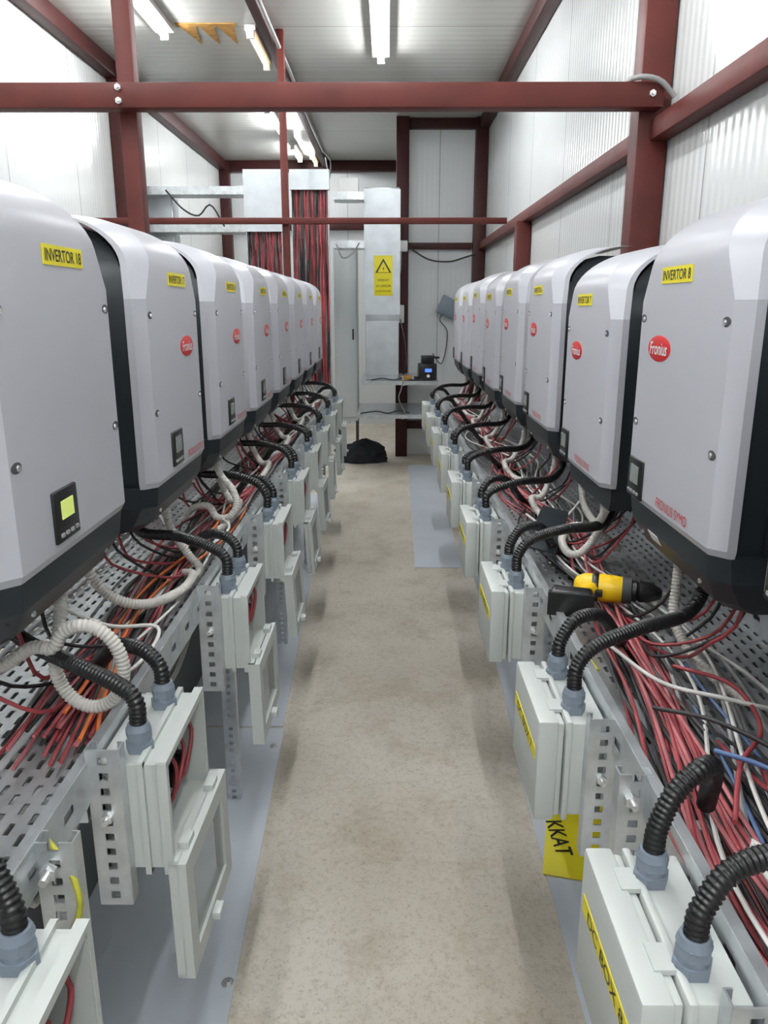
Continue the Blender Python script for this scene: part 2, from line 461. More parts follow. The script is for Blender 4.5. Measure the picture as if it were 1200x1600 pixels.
YL = [1.11+.6*k for k in range(8)]
YRI = [.72]+[1.29+.6*k for k in range(8)]
ZL, ZR = 1.06, 1.055
dzr = [0, 0, -.035, 0, .005, -.005, .01, 0, 0]
dzl = [.012, 0, 0, 0, 0, 0, 0, 0]
def inverter(side, k, num):
    left = side == 'left'
    sg = 1 if left else -1
    y = (YL if left else YRI)[k]
    loc = (-.685, y, ZL+dzl[k]) if left else (.70, y, ZR+dzr[k])
    lab = 'light grey wall inverter, %s the camera in the %s row' % (ORD[k], side)
    opened = (not left) and k == 2
    if left and k == 0: lab = 'light grey wall inverter with lit green screen and no red emblem, nearest on the left'
    if not left and k == 0: lab = 'nearest right wall inverter, only its dark lower corner in view at the frame edge'
    if not left and k == 1: lab = 'large light grey wall inverter marked INVERTOR 8 on the right'
    if opened: lab = 'light grey wall inverter on the right with its dark lower cover removed'
    t = thing('wall_inverter', lab, 'inverter', loc, PI/2 if left else -PI/2, '%s row of inverters' % side)
    ob('cover', I['cover'], t); ob('rear_housing', I['house'], t)
    if opened:
        c = ob('connection_plate', I['obase'], t); ob('terminal_block', I['clip'], c)
    else:
        b = ob('base_housing', I['base'], t)
        for s in (-1, 1): ob('screw', I['screw'], b, (s*.14, -.204, .027))
        if not left and k == 1:
            r = ob('rating_sticker', I['rate'], b, (-.06, -.2110, .037)); r.rotation_euler = (.50, 0, 0)
    for s in (-1, 1):
        for z in (.235, .425):
            p = ob('screw_pocket', I['pocket'], t, (s*.176, -.2250, z))
            ob('screw', I['screw'], p)
            if s < 0: p.scale = (-1, 1, 1)
    st = ob('name_sticker', I['lab'], t, (.03*sg, -.2258, .497)); st['label'] = 'yellow sticker'
    ob('lettering', txt('INVERTOR %d' % num, .124, M['ink'], .0165, 0, .012), st, (0, -.0011, 0))
    if not (left and k == 0):
        e = ob('emblem', I['emb'], t, (.085*sg, -.2246, .355 if left else .375)); e['label'] = 'red oval emblem'
        ob('lettering', txt('Fronius', .086, M['white'], .022, .15, .012), e, (0, -.0022, 0))
    d = ob('display', I['disp'], t, (-.055 if left else -.146, -.2245, .145 if left else .130))
    ob('screen', I['scr_on'] if (left and k == 0) else I['scr_off'], d, (0, -.0055, .008)); ob('button_row', I['btn'], d)
    if not (left and k == 0):
        ob('lettering', txt('FRONIUS SYMO', .142, M['emred'], .017), t, (.100 if left else .045, -.2272, .114))
for k in range(8): inverter('left', k, 18-k)
for k in range(9): inverter('right', k, 9-k)

# ------------------------------------------------------------------ cable trays
def tray(side, x0, x1, z0, zr, rim):
    t = thing('cable_tray', 'perforated galvanised cable tray under the %s row of inverters' % side, 'cable tray', (0, 0, z0), 0)
    lo, hi = min(x0, x1), max(x0, x1)
    bm = bmesh.new(); y0, y1 = .05, 5.75
    bx(bm, ((lo+hi)/2, (y0+y1)/2, -.0015), (hi-lo, y1-y0, .003))
    ob('base_plate', fin(bm, 'base_plate', M['traybase']), t)
    for x, s in ((lo, 1), (hi, -1)):
        bm = bmesh.new()
        bx(bm, (0, (y0+y1)/2, 0), (.003, y1-y0, rim)); bx(bm, (s*.006, (y0+y1)/2, rim/2), (.014, y1-y0, .003))
        o = ob('side_rail', fin(bm, 'side_rail', M['railslot']), t, (x, 0, rim/2))
    return t
TL, TR = .84, .82
tray('left', -.41, -.80, TL, .9, .062)
tray('right', .355, .80, TR, .88, .062)
for sx, side, zt in ((-1, 'left', TL), (1, 'right', TR)):
    for k in range(5):
        y = .95+1.15*k
        t = thing('tray_stand', 'galvanised stand holding up the %s tray, %s the camera' % (side, ORD[k]), 'stand', (sx*.60, y, 0), 0, 'stands under the %s tray' % side)
        for xx in (-.12, .12):
            bm = bmesh.new(); bx(bm, (0, 0, (zt-.045)/2), (.04, .003, zt-.045)); bx(bm, (-.02, .012, (zt-.045)/2), (.003, .024, zt-.045)); bx(bm, (.02, .012, (zt-.045)/2), (.003, .024, zt-.045))
            ob('leg', fin(bm, 'leg', M['strut']), t, (xx, 0, 0))
        ob('crossbar', boxmesh('crossbar', (.36, .04, .04), M['galv'], .003, (0, 0, zt-.0235)), t)
    o = solid('shade_panel', (sx*.785-.006, .1, .004), (sx*.785+.006, 5.7, zt-.055), M['darksteel'], .002)  # added sheet, its dark colour stands for the shade under the tray
    tag(o, 'added dark sheet standing for the shade behind the stands under the %s cable tray' % side, 'panel')

# ------------------------------------------------------------------ switch boxes
BW, BH = .22, .18
def gland_mesh():
    bm = bmesh.new()
    cyl(bm, (0, 0, .007), .0205, .0205, .013, 6); cyl(bm, (0, 0, .017), .0165, .0165, .010, 18)
    cyl(bm, (0, 0, .027), .0190, .0190, .013, 6); cyl(bm, (0, 0, .037), .0180, .0150, .009, 18)
    return fin(bm, 'cable_gland', M['gland'], .5)
G = gland_mesh()
def closed_body():
    bm = bmesh.new(); bx(bm, (0, -.032, BH/2), (BW-.012, .064, BH-.012)); bx(bm, (0, -.060, BH/2), (BW, .010, BH)); bev(bm, .003)
    return fin(bm, 'box_body', M['boxgrey'])
def closed_lid():
    bm = bmesh.new(); bx(bm, (0, -.073, BH/2), (BW-.01, .012, BH-.01)); bx(bm, (0, -.0935, BH/2), (BW, .033, BH)); bev(bm, .004)
    for s in (-1, 1):
        bx(bm, (s*.055, -.075, BH-.001), (.035, .022, .006))
    return fin(bm, 'box_lid', M['boxgrey'])
def open_body():
    bm = bmesh.new(); D = .098
    bx(bm, (0, -.003, BH/2), (BW-.012, .006, BH-.012))
    for s in (-1, 1):
        bx(bm, (s*(BW/2-.009), -D/2, BH/2), (.006, D, BH-.012)); bx(bm, (0, -D/2, BH/2+s*(BH/2-.009)), (BW-.018, D, .006))
    for d, w in ((-.062, .008), (-.092, .014)):
        for s in (-1, 1):
            bx(bm, (s*(BW/2-.003), d, BH/2), (.009, w, BH)); bx(bm, (0, d, BH/2+s*(BH/2-.003)), (BW, w, .009))
    return fin(bm, 'box_body', M['boxgrey'])
def hang_lid():
    bm = bmesh.new(); w, h = .236, .200
    for s in (-1, 1):
        bx(bm, (s*(w/2-.016), 0, -h/2), (.032, .014, h)); bx(bm, (0, 0, -h/2+s*(h/2-.016)), (w-.064, .014, .032))
        bx(bm, (s*(w/2-.003), .012, -h/2), (.006, .014, h)); bx(bm, (0, .012, -h/2+s*(h/2-.003)), (w, .014, .006))
        bx(bm, (s*.07, .006, .004), (.03, .016, .012))
    return fin(bm, 'hanging_lid', M['boxgrey'])
def breaker():
    bm = bmesh.new(); bx(bm, (0, -.03, BH/2), (.14, .048, .085)); bx(bm, (0, -.058, BH/2), (.13, .014, .045)); bev(bm, .003)
    for k in range(4): bx(bm, (-.048+.032*k, -.07, BH/2), (.012, .016, .018))
    return fin(bm, 'breaker', M['black'])
def inwire(seed):
    rnd = random.Random(seed); bm = bmesh.new()
    for k in range(4):
        x = -.06+.04*k
        p = cr([Vector((x, -.05, .035)), Vector((x+rnd.uniform(-.02, .02), -.075, .06)), Vector((x+rnd.uniform(-.03, .03), -.08, .12)), Vector((x+rnd.uniform(-.02, .02), -.05, .16))])
        sweep(bm, resample(p, .012), .0035, 6)
    return fin(bm, 'inner_wire', M['credred'], 1.2)
B = dict(cb=closed_body(), cl=closed_lid(), ob=open_body(), hl=hang_lid(), br=breaker(), iw=inwire(3),
         win=boxmesh('lid_window', (.172, .004, .136), M['window'], 0), latch=boxmesh('latch', (.03, .016, .014), M['boxgrey'], .003),
         strip=boxmesh('box_sticker', (.190, .001, .023), M['yellow'], 0))
YBL = [.545, 1.045, 1.68, 2.27, 2.85, 3.42, 4.0, 4.6, 5.2]
YBR = [.69, 1.20, 1.78, 2.37, 2.93, 3.5, 4.1, 4.7, 5.3]
ZBL, ZBR = .89-BH, .865-BH
def strut_mesh(h):
    bm = bmesh.new(); bx(bm, (0, 0, 0), (.046, .0025, h))
    for s in (-1, 1):
        bx(bm, (s*.0225, .011, 0), (.0025, .022, h)); bx(bm, (s*.0185, .021, 0), (.008, .0025, h))
    return fin(bm, 'perforated_strut', M['strut'])
STR = strut_mesh(.25)
STS = strut_mesh(.13)
def strut_bolt(o, z):
    bm = bmesh.new(); cyl(bm, (0, -.005, 0), .008, .008, .008, 6, 'Y'); cyl(bm, (0, -.012, 0), .004, .004, .012, 10, 'Y')
    ob('bolt', fin(bm, 'bolt', M['steel']), o, (0, 0, z))
def bracket(side, y, z, label):
    o = ob('perforated_bracket', STS, None, (-.388 if side == 'left' else .340, y, z)); tag(o, label, 'bracket')
    bm = bmesh.new(); cyl(bm, (0, -.006, 0), .010, .010, .010, 6, 'Y'); cyl(bm, (0, -.016, 0), .005, .005, .016, 10, 'Y')
    ob('bolt', fin(bm, 'bolt', M['steel']), o, (-.006, 0, .028))
bracket('left', .76, .835, 'short perforated bracket with a bolt on the near left tray edge')
bracket('right', .92, .820, 'short perforated bracket on the right tray edge between the two nearest boxes')
for k, y in enumerate(YBL):
    t = thing('switch_box', 'grey switch box with lid hanging open, %s the camera in the left row' % ORD[k], 'switch box', (-.405, y, ZBL), PI/2, 'open switch boxes on the left')
    ob('box_body', B['ob'], t); ob('breaker', B['br'], t); ob('inner_wire', B['iw'], t)
    l = ob('hanging_lid', B['hl'], t, (0, -.115, .022)); l.rotation_euler = (random.uniform(-.06, .02), 0, random.uniform(-.04, .04))
    ob('lid_window', B['win'], l, (0, 0, -.1)); ob('latch', B['latch'], l, (.0, -.012, -.184))
    for s in (-1, 1): ob('cable_gland', G, t, (s*.062, -.048, BH-.006))
    o = ob('perforated_strut', STR, None, (-.388, y-BW/2-.014, ZBL+BH-.095))
    tag(o, 'perforated steel strut beside the left switch box %s the camera' % ORD[k], 'strut', 'struts of left switch boxes')
    if k < 4: strut_bolt(o, .02)
for k, y in enumerate(YBR):
    t = thing('switch_box', 'grey switch box with closed lid, %s the camera in the right row' % ORD[k], 'switch box', (.35, y, ZBR), -PI/2, 'closed switch boxes on the right')
    ob('box_body', B['cb'], t); ob('box_lid', B['cl'], t)
    if k < 8:
        st = ob('box_sticker', B['strip'], t, (0, -.1105, .114)); st['label'] = 'yellow sticker'
        ob('lettering', txt('DC BOX %d' % (8-k), .14, M['ink'], .0165), st, (0, -.0011, 0))
    for s in (-1, 1): ob('cable_gland', G, t, (s*.062, -.045, BH-.006))
    o = ob('perforated_strut', STR, None, (.340, y-BW/2-.016, ZBR+BH-.110))
    tag(o, 'perforated steel strut beside the right switch box %s the camera' % ORD[k], 'strut', 'struts of right switch boxes')
    if k < 4: strut_bolt(o, .02)

# black corrugated conduits from the glands
def rj(a): return random.uniform(-a, a)
for side, YS, sx, gx, zt in (('left', YBL, -1, .357, .92), ('right', YBR, 1, .305, .895)):
    for k, y in enumerate(YS):
        pitch = .0062 if k < 3 else (.009 if k < 5 else .014)
        n = 12 if k < 3 else 8
        if side == 'right' and k == 0:
            c1 = [(gx, y-.062, zt), (gx+.005, y-.06, zt+.035), (gx+.04, y-.05, zt+.075), (gx+.12, y-.03, zt+.08), (gx+.26, y+.02, zt+.07), (gx+.33, y+.05, zt+.02)]
            c2 = [(gx, y+.062, zt), (gx+.003, y+.063, zt+.035), (gx+.022, y+.07, zt+.075), (gx+.055, y+.085, zt+.095), (gx+.085, y+.12, zt+.07), (gx+.11, y+.18, zt-.02)]
        else:
            h = .07+rj(.012)
            c1 = [(gx, y-.062, zt), (gx+.002, y-.06, zt+.04), (gx+.035, y-.045, zt+h), (gx+.12, y+.0, zt+h+.012), (gx+.22, y+.07+rj(.02), zt+h+.005), (gx+.265, y+.11, zt+h+.03), (gx+.28, y+.13, zt+h+.08)]
            h2 = .055+rj(.012)
            c2 = [(gx, y+.062, zt), (gx+.004, y+.066, zt+.03), (gx+.035, y+.085, zt+h2), (gx+.09, y+.12, zt+h2-.01), (gx+.14, y+.17, zt-.015), (gx+.17, y+.25, zt-.045)]
        for c, w in ((c1, 'longer'), (c2, 'shorter')):
            pts = [(sx*p[0], p[1], p[2]) for p in c]
            o = rope('corrugated_conduit', pts, .0125, M['black'], n, pitch=pitch)
            tag(o, 'black corrugated conduit, %s of the two from the %s switch box %s the camera' % (w, side, ORD[k]), 'conduit', 'black conduits of the %s boxes' % side)

# beige corrugated conduits hanging from the inverters
def loop_pts(c, rx_, rz_, ax, turns=1.15, start=PI, drift=(0, 0, 0), n=12):
    out = []
    for i in range(int(n*turns)+1):
        a = start+2*PI*i/n
        f = i/(n*turns)
        out.append(Vector(c)+Vector(ax)*rx_*math.cos(a)+Vector((0, 0, 1))*rz_*math.sin(a)+Vector(drift)*f)
    return out
def beige(pts, label, pitch=.007, r=.0108):
    tag(rope('beige_conduit', [tuple(p) for p in pts], r, M['beige'], 10, pitch=pitch, sm=8), label, 'conduit', 'beige conduits')
beige([(-.52, 1.15, 1.065), (-.515, 1.12, 1.025)] + loop_pts((-.455, 1.075, .972), .054, .070, (1, 0, 0), .92, PI, (0, -.02, 0)) + [(-.535, 1.06, 1.005), (-.60, 1.06, .965), (-.68, 1.05, .94), (-.74, 1.04, .92)], 'beige corrugated conduit hanging in an open loop under the nearest left inverter', .0066, .0108)
beige([(-.60, 1.40, 1.06), (-.56, 1.42, .96), (-.50, 1.46, .915), (-.45, 1.56, .905), (-.45, 1.68, .90), (-.50, 1.78, .87)], 'beige corrugated conduit sagging between the first two left inverters')
beige([(-.54, 1.80, 1.055), (-.53, 1.80, .98), (-.49, 1.80, .91), (-.46, 1.78, .88), (-.47, 1.7, .865)], 'beige corrugated conduit dropping from the second left inverter')
beige([(-.52, 2.26, 1.055), (-.49, 2.22, 1.015), (-.455, 2.19, .985), (-.44, 2.17, .945), (-.46, 2.16, .91), (-.50, 2.17, .905), (-.53, 2.2, .93), (-.58, 2.22, .92), (-.62, 2.22, .88)], 'beige corrugated conduit hanging in an open bend under the third left inverter')
for k in range(2, 8):
    y = YL[k]
    beige([(-.54, y+.05, 1.05), (-.53, y+.05, .98), (-.49, y+.0+rj(.03), .92), (-.45, y-.05, .925), (-.47, y-.16, .89), (-.52, y-.2, .87)], 'beige corrugated conduit bending down from the left inverter %s the camera' % ORD[k], .013)
    y = YRI[k+1]
    beige([(.56, y+.02, 1.05), (.55, y+.02, .97), (.51, y+rj(.03), .90), (.47, y-.05, .895), (.49, y-.14, .86), (.54, y-.2, .85)], 'beige corrugated conduit bending down from the right inverter %s the camera' % ORD[k+1], .013)
beige([(.56, 1.40, 1.05), (.555, 1.39, .98), (.55, 1.37, .92), (.57, 1.30, .87), (.62, 1.2, .84)], 'beige corrugated conduit dropping from the inverter marked 8 on the right')
beige([(.56, 1.93, 1.02), (.55, 1.90, .96), (.50, 1.87, .90), (.465, 1.88, .89), (.46, 1.94, .91), (.50, 1.98, .935), (.56, 1.96, .92), (.62, 1.94, .88)], 'beige corrugated conduit curling beneath the opened right inverter')
beige([(.53, 2.05, 1.04), (.53, 2.0, .985), (.54, 1.93, .96), (.53, 1.85, .985), (.53, 1.80, 1.03)], 'beige corrugated conduit bowed across the open underside of the opened right inverter')
# straight pale pipes clipped below the trays
for sx, x, z, side in ((-1, .432, TL-.0125, 'left'), (1, .378, TR-.0125, 'right')):
    tag(rope('pale_pipe', [(sx*(x+.002*math.sin(k*1.7)), .1+.6*k, z) for k in range(10)], .012, M['beige'], 8, .1), 'pale pipe clipped under the edge of the %s cable tray' % side, 'pipe')
# slack cables hanging below the trays behind the boxes
for side, YS, sx, zt in (('left', YBL, -1, TL), ('right', YBR, 1, TR)):
    for k in range(5):
        y = YS[k]
        for j, (mat, w) in enumerate((('cblack', 'black'), ('beige', 'pale'), ('cgrey', 'grey'))):
            x = .45+.03*j+rj(.01); d = .10+.05*j+rj(.03)
            pts = [(sx*x, y-.30+.05*j, zt-.002), (sx*(x+.01), y-.22+.04*j, zt-.5*d), (sx*(x+.02), y-.08+rj(.04), zt-d), (sx*(x+.01), y+.08+rj(.04), zt-.7*d), (sx*x, y+.18+.03*j, zt-.002)]
            tag(rope('slack_cable', pts, .0055, M[mat], 6, .03, sm=8), '%s cable sagging under the %s tray behind the switch box %s the camera' % (w, side, ORD[k]), 'cable', 'cables sagging under the %s tray' % side)

# ------------------------------------------------------------------ cables lying in the trays
def bundle(side, n, mats, word, xc, z0, y0, y1, spread, layers, wig, seed, r=.0035, wild=.012):
    rnd = random.Random(seed)
    for i in range(n):
        lane = (i/(n-1)-.5)*spread+rnd.uniform(-.012, .012)
        lay = rnd.randrange(layers)
        ph = rnd.uniform(0, 6.28); am = rnd.uniform(.004, wild); ph2 = rnd.uniform(0, 6.28); kf = rnd.uniform(1.6, 4.6)
        ph3 = rnd.uniform(0, 6.28); am3 = rnd.uniform(.002, .009)
        ys = y0+rnd.uniform(0, .10); ye = y1-rnd.uniform(0, .3)
        pts = []; y = ys
        while y < ye:
            fan = 1.0+.40*math.sin(1.9*y+.6)
            x = xc(y)+lane*fan+wig(y)+am*math.sin(kf*y+ph)+am3*math.sin(9*y+ph3)
            z = z0+r+lay*.008+.006*(1+math.sin(4.3*y+ph2))
            pts.append((x, y, z)); y += .10
        mat = mats[i % len(mats)]
        tag(rope('tray_cable', pts, r, M[mat], 5, .04, sm=4), 'thin %s cable among the many lying in the %s tray' % (word, side), 'cable', '%s cables in the %s tray' % (word, side))
lx = lambda y: -.49-.05*min(1, max(0, (y-1.0)/.7))
rx = lambda y: .450+.055*min(1, max(0, (y-.8)/.9))
lw = lambda y: .018*math.sin(2.6*y+.4)+.010*math.sin(5.3*y)
rw = lambda y: .026*math.sin(3.3*y+1.2)+.018*math.sin(6.1*y+.5)
bundle('left', 22, ['credred', 'cpink', 'credred'], 'red', lx, TL, .98, 5.6, .10, 4, lw, 1, wild=.024)
bundle('left', 20, ['cblack'], 'black', lambda y: lx(y)-.02, TL, 1.03, 5.6, .15, 5, lambda y: -lw(y), 2, wild=.03)
bundle('left', 2, ['corange'], 'orange', lambda y: lx(y)+.03, TL+.025, 1.0, 2.6, .05, 3, lambda y: 1.6*lw(y+.5), 5)
bundle('left', 4, ['cgrey'], 'grey', lambda y: lx(y), TL+.015, 1.1, 5.4, .12, 3, lambda y: 1.5*lw(y+.3), 25, wild=.04)
bundle('left', 3, ['cwhite'], 'white', lambda y: lx(y), TL+.02, 1.3, 5.4, .10, 3, lambda y: 1.8*lw(y+.9), 15, wild=.04)
bundle('right', 22, ['credred', 'cpink', 'credred'], 'red', rx, TR, .30, 5.6, .06, 5, rw, 3, wild=.026)
bundle('right', 18, ['cblack'], 'black', lambda y: rx(y), TR, .30, 5.6, .11, 4, lambda y: -rw(y), 4, wild=.034)
bundle('right', 2, ['cblue'], 'blue', lambda y: rx(y)+.07, TR+.02, .35, 1.5, .05, 2, lambda y: 1.8*rw(y+.3), 6, .0032)
bundle('right', 5, ['cgrey'], 'grey', lambda y: rx(y)+.06, TR+.01, .30, 4.0, .10, 2, lambda y: 1.6*rw(y+.8), 8, .0042, wild=.03)
bundle('right', 3, ['cwhite'], 'white', lambda y: rx(y)+.05, TR+.02, .32, 5.4, .10, 3, lambda y: 1.7*rw(y+.9), 16, wild=.04)
# cables dropping from each inverter into the tray
for side, YS, sx, zb, z0 in (('left', YL, -1, ZL, TL), ('right', YRI, 1, ZR, TR)):
    for k, y in enumerate(YS):
        for i in range(6):
            mat, word = (('credred', 'red'), ('cblack', 'black'))[i % 2]
            x = .60+rj(.04); yy = y-.12+.045*i+rj(.01)
            pts = [(sx*x, yy, zb), (sx*(x-.01), yy, zb-.06), (sx*(x-.03+rj(.02)), yy+.03, zb-.12+rj(.02)), (sx*(.53+rj(.03)), yy+.12+rj(.05), z0+.045), (sx*(.52+rj(.03)), yy+.32+rj(.05), z0+.03)]
            tag(rope('drop_cable', pts, .0035, M[mat], 5, .03, sm=6), 'thin %s cable among those dropping from the %s inverters into the tray' % (word, side), 'cable', '%s drop cables on the %s' % (word, side))
# single pale cables crossing the piles
singles = [('cwhite', [(-.62, 1.28, 1.0), (-.52, 1.32, .93), (-.44, 1.36, .91), (-.43, 1.25, .90), (-.47, 1.16, .885)], 'thin white cable curving over the left tray near the first loop'),
           ('cwhite', [(-.60, 1.95, .97), (-.52, 1.85, .92), (-.45, 1.88, .915), (-.44, 2.05, .91), (-.5, 2.2, .90)], 'thin white cable lying across the left tray below second inverter'),
           ('cwhite', [(.42, 1.35, .88), (.46, 1.18, .89), (.55, 1.12, .89), (.66, 1.1, .87), (.74, 1.05, .86)], 'white cable crossing the right tray beside the drill'),
           ('cwhite', [(.60, .98, .87), (.55, .86, .88), (.52, .74, .875), (.50, .62, .87), (.47, .50, .87)], 'white cable along the near end of the right tray'),
           ('cwhite', [(.56, .66, .90), (.46, .70, .90), (.42, .76, .905), (.42, .69, .895), (.46, .60, .885)], 'white cable hooked beside the nearest right conduit'),
           ('cwhite', [(.60, 2.3, .93), (.52, 2.2, .89), (.45, 2.15, .89), (.43, 2.3, .88)], 'white cable behind the dark cover on the right tray'),
           ('cgreen', [(.37, 1.62, .86), (.365, 1.5, .88), (.37, 1.4, .865), (.39, 1.3, .85)], 'yellow green earth cable along the right tray edge'),
           ('cgreen', [(-.42, .80, .88), (-.375, .765, .86), (-.36, .75, .82), (-.375, .745, .78), (-.40, .76, .75)], 'yellow green earth cable hanging from the near left bracket'),
           ('cblue', [(.47, .98, .885), (.52, .93, .89), (.58, .85, .885), (.60, .74, .87), (.54, .66, .86)], 'blue cable arching over the near end of the right tray'),
           ('cgrey', [(.72, 1.18, .85), (.66, 1.05, .87), (.60, .98, .86), (.62, .85, .85), (.70, .72, .84)], 'grey cable trailing near the back edge of the right tray'),
           ('cblack', [(.43, 1.12, .875), (.50, 1.04, .895), (.57, .94, .885), (.56, .82, .865), (.49, .72, .87)], 'black cable curving over the red cables at the near end of the right tray'),
           ('credred', [(.52, 1.28, .87), (.58, 1.18, .885), (.57, 1.05, .88), (.50, .96, .875), (.44, .84, .87)], 'red cable bowed out over the right tray below the inverter marked 8'),
           ('corange', [(-.45, 1.06, .86), (-.46, 1.12, .885), (-.47, 1.2, .89), (-.5, 1.34, .88)], 'orange cable hooked at the near end of the left bundle')]
for mat, pts, lab in singles:
    tag(rope('loose_cable', pts, .0038, M[mat], 7, .015), lab, 'cable')

# ------------------------------------------------------------------ sheet metal on the floor
def plate(pts, label, z=.004):
    cx = sum(p[0] for p in pts)/len(pts); cy = sum(p[1] for p in pts)/len(pts)
    bm = bmesh.new(); stack(bm, [[(p[0]-cx, p[1]-cy, 0) for p in pts], [(p[0]-cx, p[1]-cy, z) for p in pts]])
    o = ob('floor_plate', fin(bm, 'floor_plate', M['sheet']), None, (cx, cy, .0005))
    tag(o, label, 'metal sheet', 'metal sheets on the floor'); return o
plate([(-.95, .2), (-.315, .2), (-.379, 2.52), (-.95, 2.52)], 'shiny metal floor sheet nearest along the left row')
plate([(-.95, 2.535), (-.385, 2.535), (-.44, 4.3), (-.95, 4.3)], 'shiny metal floor sheet second along the left row', .006)
plate([(-.95, 4.315), (-.430, 4.315), (-.50, 6.2), (-.95, 6.2)], 'shiny metal floor sheet farthest along the left row')
plate([(.165, 4.33), (.445, 4.33), (.47, 7.4), (.20, 7.4)], 'loose pale metal sheet lying in the aisle at far right', .004)
plate([(.42, .2), (.94, .2), (.94, 2.3), (.44, 2.3)], 'metal floor sheet under the near right boxes')
plate([(.455, 2.31), (.94, 2.31), (.94, 4.3), (.50, 4.3)], 'metal floor sheet under the middle right boxes')
for (x, y) in ((-.365, 1.42), (-.40, 2.40)):
    bm = bmesh.new(); cyl(bm, (0, 0, .004), .009, .008, .008, 6); cyl(bm, (0, 0, .001), .014, .014, .002, 16)
    tag(ob('floor_bolt', fin(bm, 'floor_bolt', M['steel']), None, (x, y, .0045)), 'hex bolt in the nearest left floor sheet, %s one' % ('nearer' if y < 2 else 'farther'), 'bolt')

# warning signs
def sign(name, label, w, h, loc, rot, lines, tri=True):
    t = thing(name, label, 'sign', loc); t.rotation_euler = rot
    ob('sign_plate', boxmesh('sign_plate', (w, .003, h), M['yellow'], .0008), t)
    if tri:
        def trim_(s, d, mat, nm, par):
            bm = bmesh.new(); P = [(-.5*s, -.43*s), (.5*s, -.43*s), (0, .43*s)]
            stack(bm, [[(x, 0, z) for x, z in P], [(x, -d, z) for x, z in P]]); return ob(nm, fin(bm, nm, M[mat]), par)
        a = trim_(w*.86, .0012, 'ink', 'warning_triangle', t); a.location = (0, -.0016, h*.25)
        b = trim_(w*.64, .0008, 'yellow', 'triangle_field', a); b.location = (0, -.0014, -.010*w/.15)
        bm = bmesh.new(); k = w*.105
        P = [(.25, 1.25), (-.50, -.10), (-.02, -.10), (-.20, -1.25), (.50, .30), (.02, .30)]
        stack(bm, [[(x*k, 0, z*k) for x, z in P], [(x*k, -.0006, z*k) for x, z in P]])
        ob('bolt_symbol', fin(bm, 'bolt_symbol', M['ink']), a, (0, -.0024, -.025*w/.15))
    for body, x, z, wd, ht, ro in lines:
        ob('lettering', txt(body, wd, M['ink'], ht, 0, .015), t, (x, -.0022, z)).rotation_euler = (0, ro, 0)
    return t
sign('warning_sign', 'yellow high voltage sign with triangle on the galvanised duct', .165, .34, (-.04, 7.117, 1.77), (0, 0, 0),
     [('DİKKAT', 0, -.035, .10, .024, 0), ('DC GERİLİM', 0, -.085, .125, .022, 0), ('ÖLÜM TEHLİKESİ', 0, -.13, .135, .014, 0)])
sign('warning_sign', 'yellow warning sign lying on the floor under the right boxes', .17, .38, (.552, 1.935, .008), (-PI/2, 0, -.24),
     [('KKAT', -.046, -.030, .150, .048, 1.32)], False)

# ------------------------------------------------------------------ things lying on the right tray
t = thing('power_drill', 'yellow and black cordless drill lying on the right cable tray', 'drill', (.480, 1.60, .900), -.30)
bm = bmesh.new(); sweep(bm, [Vector((-.066, 0, 0)), Vector((-.060, 0, 0)), Vector((-.045, 0, 0)), Vector((-.02, 0, 0)), Vector((.02, 0, 0)), Vector((.045, 0, 0)), Vector((.062, 0, 0))], [.012, .022, .029, .031, .030, .027, .021], 18)
ob('motor_body', fin(bm, 'motor_body', M['drill'], .8), t)
bm = bmesh.new(); sweep(bm, [Vector((-.028, 0, 0)), Vector((-.026, 0, 0)), Vector((-.014, 0, 0)), Vector((-.012, 0, 0))], [.030, .0318, .0318, .030], 18)
ob('rubber_band', fin(bm, 'rubber_band', M['black'], .8), t)
bm = bmesh.new(); sweep(bm, [Vector((.036, 0, 0)), Vector((.038, 0, 0)), Vector((.056, 0, 0)), Vector((.058, 0, 0))], [.027, .0295, .0275, .024], 18)
ob('torque_collar', fin(bm, 'torque_collar', M['pocket'], .8), t)
bm = bmesh.new(); sweep(bm, [Vector((.058, 0, 0)), Vector((.066, 0, 0)), Vector((.070, 0, 0)), Vector((.073, 0, 0)), Vector((.095, 0, 0)), Vector((.115, 0, 0)), Vector((.120, 0, 0))], [.023, .024, .020, .024, .022, .013, .008], 14)
ob('chuck', fin(bm, 'chuck', M['black'], .5), t)
bm = bmesh.new(); sweep(bm, [Vector((-.025, -.005, 0)), Vector((-.034, -.035, 0)), Vector((-.045, -.065, 0)), Vector((-.060, -.10, 0))], [.024, .018, .0175, .022], 12)
ob('grip', fin(bm, 'grip', M['drill'], .8), t)
bm = bmesh.new(); bx(bm, (-.064, -.105, 0), (.088, .044, .058)); bev(bm, .010, 3); bx(bm, (-.064, -.121, 0), (.094, .018, .050)); ob('battery', fin(bm, 'battery', M['black']), t)
bm = bmesh.new(); bx(bm, (-.012, -.036, 0), (.018, .02, .014)); bev(bm, .003); ob('trigger', fin(bm, 'trigger', M['black']), t)
bm = bmesh.new(); sweep(bm, [Vector((.119, 0, 0)), Vector((.15, 0, 0))], .004, 8); ob('drill_bit', fin(bm, 'drill_bit', M['steel'], .8), t)

bm = bmesh.new()
sec = []
for k in range(9):
    a = -.20+.05*k; hgt = .03 if 0 < k < 8 else .012
    sec.append([(a, -.055, 0), (a, -.05, hgt), (a, .05, hgt*.8), (a, .055, 0), (a, .048, .004), (a, .046, hgt*.8-.006), (a, -.044, hgt-.006), (a, -.046, .004)])
stack(bm, sec)
o = ob('loose_cover', fin(bm, 'loose_cover', M['dark'], .5), None, (.45, 2.07, .895)); o.rotation_euler = (.22, -.10, 1.25); o.scale = (.80, .75, .8)
tag(o, 'dark plastic lower cover lying loose on the right tray', 'cover')

